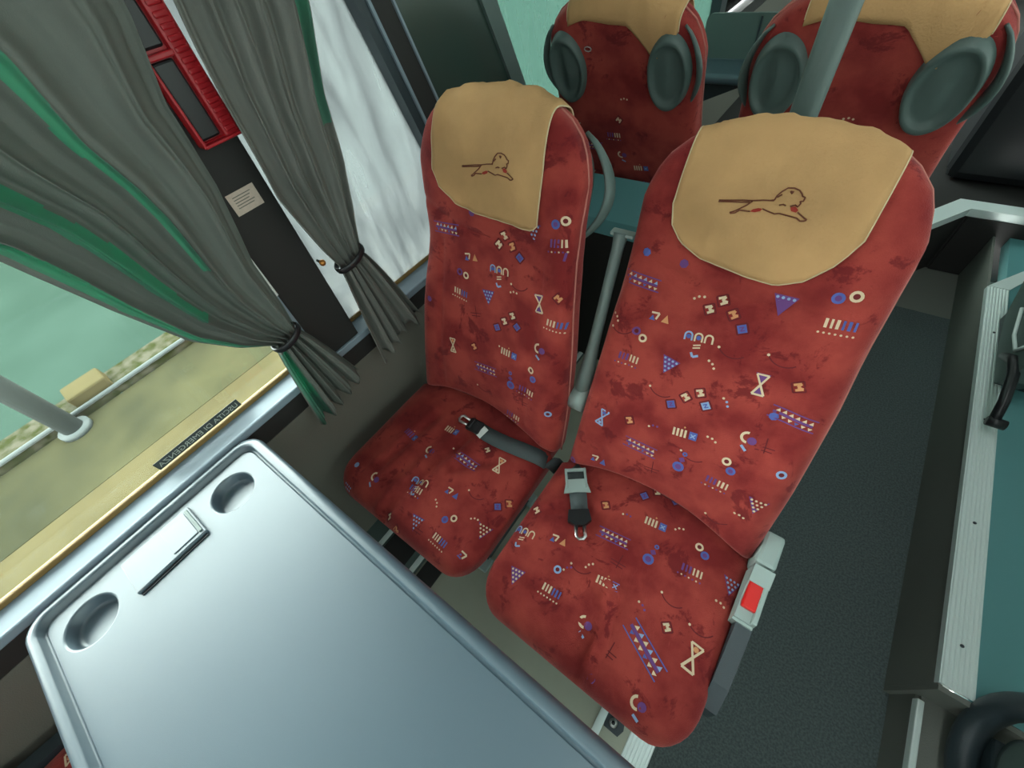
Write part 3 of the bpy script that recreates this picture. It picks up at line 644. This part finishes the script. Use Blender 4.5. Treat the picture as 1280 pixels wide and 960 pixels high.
# raised rear floor with chamfered pale nosing
RZ = .10
rp = [(-.93,2.20),(.21,2.20),(.44,2.59),(.59,2.826),(1.57,2.826),(1.57,7.0),(-.93,7.0)]
poly_prism('floor_rear', M['dark'], rp, ZA, RZ-.004)
def offset_strip(pts, w, z0, z1, name, m):
    outs = []
    for i, p in enumerate(pts):
        a = Vector(pts[max(i-1,0)]); b = Vector(pts[min(i+1,len(pts)-1)]); d1 = (Vector(p)-a); d2 = (b-Vector(p))
        d = ((d1.normalized() if d1.length else Vector((0,0)))+(d2.normalized() if d2.length else Vector((0,0)))).normalized(); n = Vector((-d.y, d.x)); outs.append(Vector(p)+n*w/ max(.6, abs(n.dot(Vector((-d2.y,d2.x)).normalized())) if d2.length else 1))
    poly = [tuple(p) for p in pts]+[tuple(q) for q in reversed(outs)]
    n = len(pts); mb = MB()
    for i in range(n-1): mb.prism([pts[i], pts[i+1], tuple(outs[i+1]), tuple(outs[i])], 'z', z0, z1)
    return struct(mb.build(name, m))
offset_strip([(.21,2.20),(.44,2.588),(.588,2.82),(1.57,2.82)], .085, RZ-.035, RZ+.004, 'trim_5', M['alu'])
struct(box('trim_6', M['dark'], .60, 1.57, 2.812, 2.824, ZA+.005, RZ-.035))
struct(box('floor_landing', M['carpet2'], .18, 1.57, 2.42, 2.85, ZA-.002, ZA+.001))

# ---- left wall
XW = -.90
struct(box('wall_left', M['wallp'], -.99, XW, -2.2, 7.0, -.06, .648))
struct(box('trim_7', M['dark'], -.99, XW-.002, -2.2, 7.0, .648, .716))
struct(box('window_sill', M['silver'], -.972, XW+.003, -2.2, 3.2, .712, .7235, .003))
struct(box('trim_sill_lip', M['silver'], XW-.004, XW+.006, -2.2, 3.2, .706, .7275, .003))
struct(box('trim_8', M['rubber'], -.972, -.958, -2.2, 3.2, .7235, .736, .003))
ZT = 1.76
def wpane(name, m, poly, x0=-.966, x1=-.962): return struct(MB().prism(poly, 'x', x0, x1).build(name, m))
wpane('window_1', M['glass'], [(-2.2,.73),(.24,.73),(.24,ZT),(-2.2,ZT)])
# slanted edges: y at a height z
yl = lambda z: .775-(z-1.065)*.265
ZF = 1.42
wpane('window_2', M['film'], [(.33,.73),(yl(.73),.73),(yl(ZF),ZF),(.33,ZF)])
wpane('window_added_pane', M['glass'], [(.33,ZF),(yl(ZF),ZF),(yl(ZT),ZT),(.33,ZT)])  # unseen clear pane, added to let sky light down onto the window seat
struct(MB().prism([(yl(.73),.72),(yl(.73)+.030,.72),(yl(ZT)+.030,ZT),(yl(ZT),ZT)], 'x', -.972, -.930).build('window_frame', M['dplas']))
struct(MB().prism([(yl(.73)+.026,.72),(yl(.73)+.034,.72),(yl(ZT)+.034,ZT),(yl(ZT)+.026,ZT)], 'x', -.972, -.924).build('trim_9', M['silver']))
struct(MB().prism([(yl(.73)+.034,.72),(yl(.73)+.105,.72),(yl(ZT)+.075,ZT),(yl(ZT)+.034,ZT)], 'x', -.972, -.926).build('trim_10', M['dark']))
struct(MB().prism([(yl(.73)+.103,.72),(yl(.73)+.109,.72),(yl(ZT)+.079,ZT),(yl(ZT)+.073,ZT)], 'x', -.972, -.920).build('trim_11', M['silver']))
y3 = lambda z: 1.194-(z-1.02)*.44
struct(MB().prism([(yl(.73)+.109,.72),(y3(.73),.72),(y3(ZT),ZT),(yl(ZT)+.079,ZT)], 'x', -.972, -.932).build('wall_slanted_panel', M['darkgreen']))
struct(MB().prism([(y3(.73),.72),(y3(.73)+.055,.72),(y3(ZT)+.06,ZT),(y3(ZT),ZT)], 'x', -.972, -.922).build('trim_12', M['gplas']))
wpane('window_3', M['mint'], [(y3(.73)+.05,.73),(3.1,.73),(3.1,ZT),(y3(ZT)+.05,ZT)])
wpane('window_4', M['glass'], [(3.2,.73),(6.9,.73),(6.9,ZT),(3.2,ZT)])
struct(box('trim_13', M['dplas'], -.975, -.91, 3.1, 3.2, .70, ZT))
# pillar with aluminium edges
struct(box('wall_pillar', M['dark'], -.975, -.905, .222, .338, .70, ZT, .004))
struct(box('trim_14', M['silver'], -.960, -.902, .212, .222, .72, ZT))
struct(box('trim_15', M['silver'], -.966, -.950, .338, .345, .72, ZT))
# upper walls, rack, ceiling, ends
struct(box('wall_left_upper', M['ceil'], -.99, -.90, -2.2, 7.0, ZT, 2.05))
struct(box('ceiling', M['ceil'], -.99, 1.60, -2.2, 7.0, 2.05, 2.09))
rk = thing('luggage_rack', 'long overhead luggage rack above the window wall', 'luggage rack', (-.90, 2.4, 1.80))
MB().prism([(0,0),(.36,.05),(.40,.09),(.38,.14),(0,.10)], 'y', -4.5, 4.5).build('rack_shelf', M['ceil'], rk)
struct(box('wall_right', M['wallp'], 1.57, 1.62, -2.2, 7.0, -.30, .80))
struct(box('wall_right_upper', M['ceil'], 1.57, 1.62, -2.2, 7.0, ZT+.05, 2.05))
for i, y in enumerate((-2.2,-.6,1.0,2.6,4.2,5.8,6.9)): struct(box('trim_%d' % (16+i), M['dplas'], 1.57, 1.62, y, y+.1, .80, ZT+.05))
struct(box('window_5', M['shade'], 1.60, 1.604, -2.2, 7.0, .80, ZT+.05))
struct(box('wall_back', M['wallp'], -.99, 1.62, 7.0, 7.05, -.3, .6)); struct(box('wall_back_upper', M['ceil'], -.99, 1.62, 7.0, 7.05, 1.2, 2.05)); struct(box('window_6', M['shade'], -.99, 1.62, 7.02, 7.024, .6, 1.2))
struct(box('wall_front', M['wallp'], -.99, 1.62, -2.25, -2.2, -.3, .75)); struct(box('window_7', M['shade2'], -.99, 1.62, -2.23, -2.226, .75, 2.0))

# ---- items on the pillar
hb = thing('hammer_holder', 'red ribbed plastic emergency hammer holder on the dark window pillar', 'hammer holder', (-.905, .308, 1.236))
mb = MB()
mb.tube([(.010,-.038,.235),(.010,-.038,.012),(.010,-.030,.003),(.010,.022,.003),(.010,.030,.012),(.010,.034,.24)], .0035, 8)
mb.box(.0,.006,-.040,.034,.0,.255,.002); mb.box(.0,.026,-.041,-.036,.0,.25,.002); mb.box(0,.026,-.041,.034,0,.005,.002); mb.box(0,.020,-.041,.006,.118,.126,.002)
mb.box(.0,.018,.004,.034,.0,.255,.005)
for k in range(13): mb.box(.016,.021,.008,.030,.010+k*.0135,.018+k*.0135,.0025)
mb.build('tray', M['dredp'], hb)
MB().box(.004,.012,-.034,.002,.008,.116,.004).build('hammer_slot', M['bplas'], hb)
MB().box(.004,.012,-.034,.002,.130,.24,.004).build('hammer_slot', M['bplas'], hb)
lb = box('pillar_label', M['paper'], -.9045, -.9035, -.029, .029, -.020, .020)
lb.rotation_euler = (radians(0),0,0); lb.location = (0,.283,1.137); tag(lb, 'small beige printed label on the dark pillar below the red holder', 'label')
ln = MB()
for k in range(5): ln.box(-.9036,-.9032,-.020,.018-.004*(k%3),.011-.005*k,.0125-.005*k)
ln.build('print_lines', M['wallp'], lb)
clip = thing('curtain_clip', 'white slotted plastic strip beside the near curtain tie', 'clip', (-.895,.215,.955))
MB().box(-.003,.004,-.006,-.002,0,.110,.001).box(-.003,.004,.003,.007,0,.110,.001).box(-.003,.004,-.006,.007,-.003,.002,.001).build('clip_body', M['tag'], clip)

# sticker on the glass
st = box('exit_sticker', M['stickd'], -.9615, -.9605, -.199, .009, .741, .764); tag(st, 'narrow dark emergency exit sticker along the bottom of the window glass', 'sticker')
tc = bpy.data.curves.new('sticker_text', 'FONT'); tc.body = 'USCITA DI EMERGENZA'; tc.size = .0175; tc.extrude = .0002; tc.align_x = 'CENTER'
to = bpy.data.objects.new('tmp', tc); COL.objects.link(to)
bpy.context.view_layer.update(); dg = bpy.context.evaluated_depsgraph_get()
me = bpy.data.meshes.new_from_object(to.evaluated_get(dg)); bpy.data.objects.remove(to)
xs = [v.co.x for v in me.vertices]; k = .196/(max(xs)-min(xs))
for v in me.vertices: v.co = Vector((-.9600+v.co.z, -.095-v.co.x*k, .7462+v.co.y))
me.materials.clear(); link('letters', me, M['stickl'], st)

# ---------------------------------------------------------------- curtains
def curtain(label, ytop, yedgeL, yedgeR, ztop, ztie, ytie, wtie, zbot, botL, botR, folds, m, seed, x0=-.872, amp=.026, backlit_bands=()):
    t = thing('curtain', label, 'curtain', (x0, ytie, zbot), 0, 'tied grey-green window curtains')
    nu, nv = 150, 70
    rnd = random.Random(seed); ph = [rnd.uniform(0, 6.28) for _ in range(6)]
    def prof(u, v):
        a = 2*pi*folds*u+ph[0]+.8*sin(2*pi*1.3*u+ph[1]); w = (abs(sin(a/2))*2-1)*.8 + .12*sin(2*pi*folds*3.1*u+ph[2]+v) + .35*sin(2*pi*folds*.43*u+ph[3])
        return max(-.8, w)
    zt = (ztop-ztie)
    def pt(u, v, upper=True):
        if upper:      # v 0 top .. 1 tie
            z = ztop+(ztie-ztop)*v; a = sinterp_l(yedgeL, z); b = sinterp_l(yedgeR, z)
            sag = 0
            y = a+(b-a)*u; am = amp*(1-.35*v)*(.55+.45*min(1,(b-a)/.3)); x = x0+.004+am*prof(u, v)
            y += .35*am*sin(2*pi*folds*u+ph[0]+.8*sin(2*pi*1.3*u+ph[1]))*min(1,u*8)*min(1,(1-u)*8)+.010*noise.noise(Vector((u*9, v*4, seed)))*(1-v)
            # bunching at the tie
            return Vector((x+.004*noise.noise(Vector((u*20, v*9, seed))), y, z))-Vector((x0, ytie, zbot))
        z = ztie+(zbot-ztie)*v; spread = v**.8
        a = ytie-wtie/2+(botL-(ytie-wtie/2))*spread; b = ytie+wtie/2+(botR-(ytie+wtie/2))*spread
        y = a+(b-a)*u; am = amp*.65*(1+.3*v); x = x0+.004+am*prof(u, 1)
        zz = z+.012*sin(2*pi*folds*u+ph[4])*v + (.045*(u-.5))*v*(1 if botR > botL else 1)
        return Vector((x, y, zz))-Vector((x0, ytie, zbot))
    mb = MB(); N1 = nv; N2 = 22; V = []
    for j in range(N1+1): V += [pt(i/nu, j/N1) for i in range(nu+1)]
    for j in range(1, N2+1): V += [pt(i/nu, j/N2, False) for i in range(nu+1)]
    T = N1+N2; F = [[j*(nu+1)+i, j*(nu+1)+i+1, (j+1)*(nu+1)+i+1, (j+1)*(nu+1)+i] for j in range(T) for i in range(nu)]
    mb.add(V, F)
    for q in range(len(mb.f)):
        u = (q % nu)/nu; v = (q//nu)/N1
        for (u0, u1, v0, v1) in backlit_bands:  # face bands that get the painted backlight streaks
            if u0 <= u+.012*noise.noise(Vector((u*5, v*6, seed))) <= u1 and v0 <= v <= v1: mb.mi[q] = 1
    c = mb.build('curtain_cloth', [m, M['backlit_cloth']], t); solid(c, .0012)
    b = MB(); w = wtie/2+.006; pts = [(.004+.026*cos(a), w*sin(a), ztie-zbot+.010*sin(a)) for a in [2*pi*k/28 for k in range(28)]]
    b.tube(pts, .0085, 8, closed=True, sx=.35, up=(0,0,1)); b.build('tie_band', M['bplas'], t)
    return t
def sinterp_l(tab, z):
    T = sorted(tab)
    if z <= T[0][0]: return T[0][1]
    for (a, b), (c, d) in zip(T, T[1:]):
        if z <= c: return b+(d-b)*(z-a)/(c-a)
    return T[-1][1]
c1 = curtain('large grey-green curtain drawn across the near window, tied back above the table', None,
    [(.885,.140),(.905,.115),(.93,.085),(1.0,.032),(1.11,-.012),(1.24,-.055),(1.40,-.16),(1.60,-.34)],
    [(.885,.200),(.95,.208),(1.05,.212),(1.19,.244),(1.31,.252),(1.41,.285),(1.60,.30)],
    1.60, .885, .170, .060, .645, .098, .268, 5.0, M['curtain'], 3, x0=-.858, amp=.027, backlit_bands=((.02,.10,0,.97),(.22,.34,0,.8),(.57,.64,0,.7),(.02,.22,1.02,2)))
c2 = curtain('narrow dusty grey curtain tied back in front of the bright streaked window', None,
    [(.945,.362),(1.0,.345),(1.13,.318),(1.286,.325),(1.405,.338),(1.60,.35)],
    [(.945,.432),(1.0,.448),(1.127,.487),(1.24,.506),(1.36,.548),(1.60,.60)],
    1.60, .945, .397, .070, .655, .335, .515, 5.0, M['curtain2'], 11, x0=-.862, amp=.020, backlit_bands=((.88,.99,0,.60),))
for i, (y, z) in enumerate(((.207,.937),(.345,.957))):
    k = thing('curtain_hook', ('brass ball hook on the near pillar edge at the large curtain tie','brass hook with black stem at the narrow curtain tie')[i], 'hook', (-.897,y,z), 0, 'brass curtain hooks')
    MB().tube([(-.010,0,0),(.006,0,0)], .0035, 8).build('stem', M['bplas'], k)
    bm = bmesh.new(); bmesh.ops.create_uvsphere(bm, u_segments=14, v_segments=10, radius=.0075); me = bpy.data.meshes.new('ball'); bm.to_mesh(me); bm.free()
    for p in me.polygons: p.use_smooth = True
    for v in me.vertices: v.co.x += .010
    link('ball', me, M['brass'], k)

# ---------------------------------------------------------------- pole, teal unit, right-hand items
pl = thing('support_pole', 'thick grey-green vertical pole behind the large aisle seat', 'pole', (-.103,1.005,0))
MB().tube([(0,0,.02),(0,0,1.0),(0,0,2.04)], .0245, 28).build('pole_tube', M['gplas'], pl)
MB().tube([(0,0,.0),(0,0,.02)], .045, 24).build('floor_flange', M['dplas'], pl)
tu = thing('teal_unit', 'teal vinyl covered box between the near pair and the seats behind', 'box unit', (-.62,1.33,0))
MB().prism([(-.205,.655),(-.19,.70),(-.175,.712),(-.085,.79),(-.085,.765),(-.17,.68),(-.18,.655)], 'x', -.27, .78).build('teal_cover', M['teal'], tu)
MB().box(-.26,.77,-.20,-.14,.0,.67,.004).build('carcass', M['dark'], tu)
MB().tube([(.30,-.15,.725),(.30,-.14,.737)], .010, 12).build('round_button', M['bplas'], tu)

def side_unit(label, loc):
    t = thing('seat_side_unit', label, 'seat base', loc)
    return t
su = thing('seat_side_unit', 'grey plastic seat side with curved black foot lever over the right ribbed strip', 'seat base', (.815,1.70,0))
MB().prism([(-.03,.10),(.02,.03),(.20,.03),(.40,.06),(.55,.16),(.50,.30),(.10,.30),(-.02,.22)], 'x', -.045, .02).build('side_shell', M['gplas'], su)
MB().tube([(-.050,.06,.20),(-.050,.10,.13),(-.050,.20,.12),(-.050,.33,.15)], .006, 8).build('shell_trim', M['alu'], su)
MB().tube([(-.03,.16,.05),(-.045,.06,.12),(-.05,-.03,.13),(-.052,-.14,.10),(-.052,-.20,.062)], [.018,.018,.016,.015,.015], 12).build('foot_lever', M['bplas'], su)
MB().tube([(-.066,-.205,.055),(-.02,-.205,.055)], .018, 14).build('lever_pad', M['bplas'], su)
MB().box(-.03,.12,.05,.45,.0,.05,.004).build('floor_mount', M['dplas'], su)
lp = thing('seat_side_loop', 'dark moulded seat base loop at the bottom right beside the step', 'seat base', (.885,.43,-.112))
MB().tube([(-.055+.0*k, 0.02+.135*cos(a), .20+.16*sin(a)) for k, a in enumerate([2*pi*i/28 for i in range(28)])], .030, 14, closed=True).build('loop_frame', M['dplas'], lp)
MB().tube([(.0,.02,.20),(-.045,.02,.20),(-.05,.02,.20)], [.075,.07,.05], 24).build('inner_cover', M['gplas'], lp)
MB().box(-.03,.03,-.06,.10,.0,.10,.01).build('loop_foot', M['dplas'], lp)
# black box standing in for shaded seats further back on the right
bg = thing('seat_placeholder', 'black bulky box standing in for shaded seats beside the rear step', 'placeholder', (.86,3.10,RZ))
MB().box(-.42,.60,-.02,.50,.0,.66,.05).build('placeholder_body', M['bplas'], bg)
MB().box(-.44,.62,-.04,.52,.66,.70,.015).build('placeholder_top', M['dplas'], bg)
# facing window seat on the near side of the table
opp = copy_tree(ais); opp.location = (-.60, -.74, 0); opp.rotation_euler = (0,0,pi); opp['label'] = 'red seat in shadow across the table, only its edge visible at lower left'

# ---------------------------------------------------------------- outside
GZ = -1.2
def slab(name, m, x0, x1, y0, y1, dz, label, cat, zt=GZ):
    o = box(name, m, x0, x1, y0, y1, zt-.2, zt+dz); return struct(o)
slab('floor_outside_concrete', M['sand'], -3.9, -.2, -14, 40, 0, '', '')
slab('floor_outside_asphalt', M['olive'], -4.86, -3.9, -14, 40, .004, '', '')
kb = slab('trim_kerb', M['kerb'], -5.26, -4.90, -14, 40, .06, '', '')
slab('floor_outside_green', M['court'], -60, -5.26, -40, 80, .0, '', '')
pp = MB().tube([(-4.885,-8,GZ+.085),(-4.885,20,GZ+.085)], .022, 8).build('kerb_pipe', M['white']); tag(pp, 'thin white pipe lying along the mossy kerb outside', 'pipe')
po = thing('white_post', 'thick white post standing at the kerb outside the near window', 'post', (-4.755,-1.02,GZ+.004))
MB().tube([(0,0,.0),(0,0,3.4)], .085, 20).build('post_tube', M['white'], po)
MB().tube([(0,0,.0),(0,0,.05)], .13, 20).build('post_collar', M['white'], po)
pb = box('kerb_block', M['sand'], -5.20, -4.94, -.90, -.56, GZ+.06, GZ+.19, .02); tag(pb, 'squat pale stone block on the kerb beside the white post', 'block')

# ---------------------------------------------------------------- light
w = bpy.data.worlds.new('sky'); S.world = w; w.use_nodes = True; nt = w.node_tree
bgn = nt.nodes['Background']; tcn = nt.nodes.new('ShaderNodeTexCoord'); sx_ = nt.nodes.new('ShaderNodeSeparateXYZ'); cr = nt.nodes.new('ShaderNodeValToRGB')
nt.links.new(tcn.outputs['Generated'], sx_.inputs[0]); nt.links.new(sx_.outputs['Z'], cr.inputs['Fac']); nt.links.new(cr.outputs['Color'], bgn.inputs['Color'])
cr.color_ramp.elements[0].color = (.96,.98,.95,1); cr.color_ramp.elements[1].color = (.84,.95,1,1); bgn.inputs['Strength'].default_value = 16
def area(name, loc, rot, sx, sy, e, col=(1,1,1)):
    l = bpy.data.lights.new(name, 'AREA'); l.shape = 'RECTANGLE'; l.size = sx; l.size_y = sy; l.energy = e; l.color = col
    o = bpy.data.objects.new(name, l); COL.objects.link(o); o.location = loc; o.rotation_euler = rot; return o
for i, y in enumerate((-1.3, .1, 1.5, 4.0)):  # unseen lamps added as fill for the dark interior
    t = thing('added_fill_lamp', 'unseen fill lamp added over the aisle', 'lamp', (.45, y, 2.03), 0, 'added fill lamps over the aisle')
    MB().box(-.09,.09,-.45,.45,-.005,.018,.004).build('fill_lamp_housing', M['tag'], t)
    area('fill_light', (.45, y, 2.015), (0,0,0), .16, .85, 3.5, (.92,1,.97))
# ---------------------------------------------------------------- camera
cd = bpy.data.cameras.new('camera'); cam = bpy.data.objects.new('camera', cd); COL.objects.link(cam)
cd.sensor_width = 36; cd.lens = 504.58/1280*36; cd.clip_start = .02; cd.clip_end = 300
R = Matrix(((.8011692,.5828724,-.13560115),(-.39666081,.68688999,.60896826),(.44809386,-.43409895,.78151775))).transposed()
cam.matrix_world = Matrix.Translation((0,0,1.46)) @ R.to_4x4(); S.camera = cam
vs = S.view_settings; S.display_settings.display_device = 'sRGB'; vs.view_transform = 'Standard'; vs.look = 'None'; vs.gamma = 1; vs.use_curve_mapping = False; vs.exposure = .30
S.cycles.max_bounces = 8; S.cycles.transparent_max_bounces = 12; S.cycles.use_denoising = True
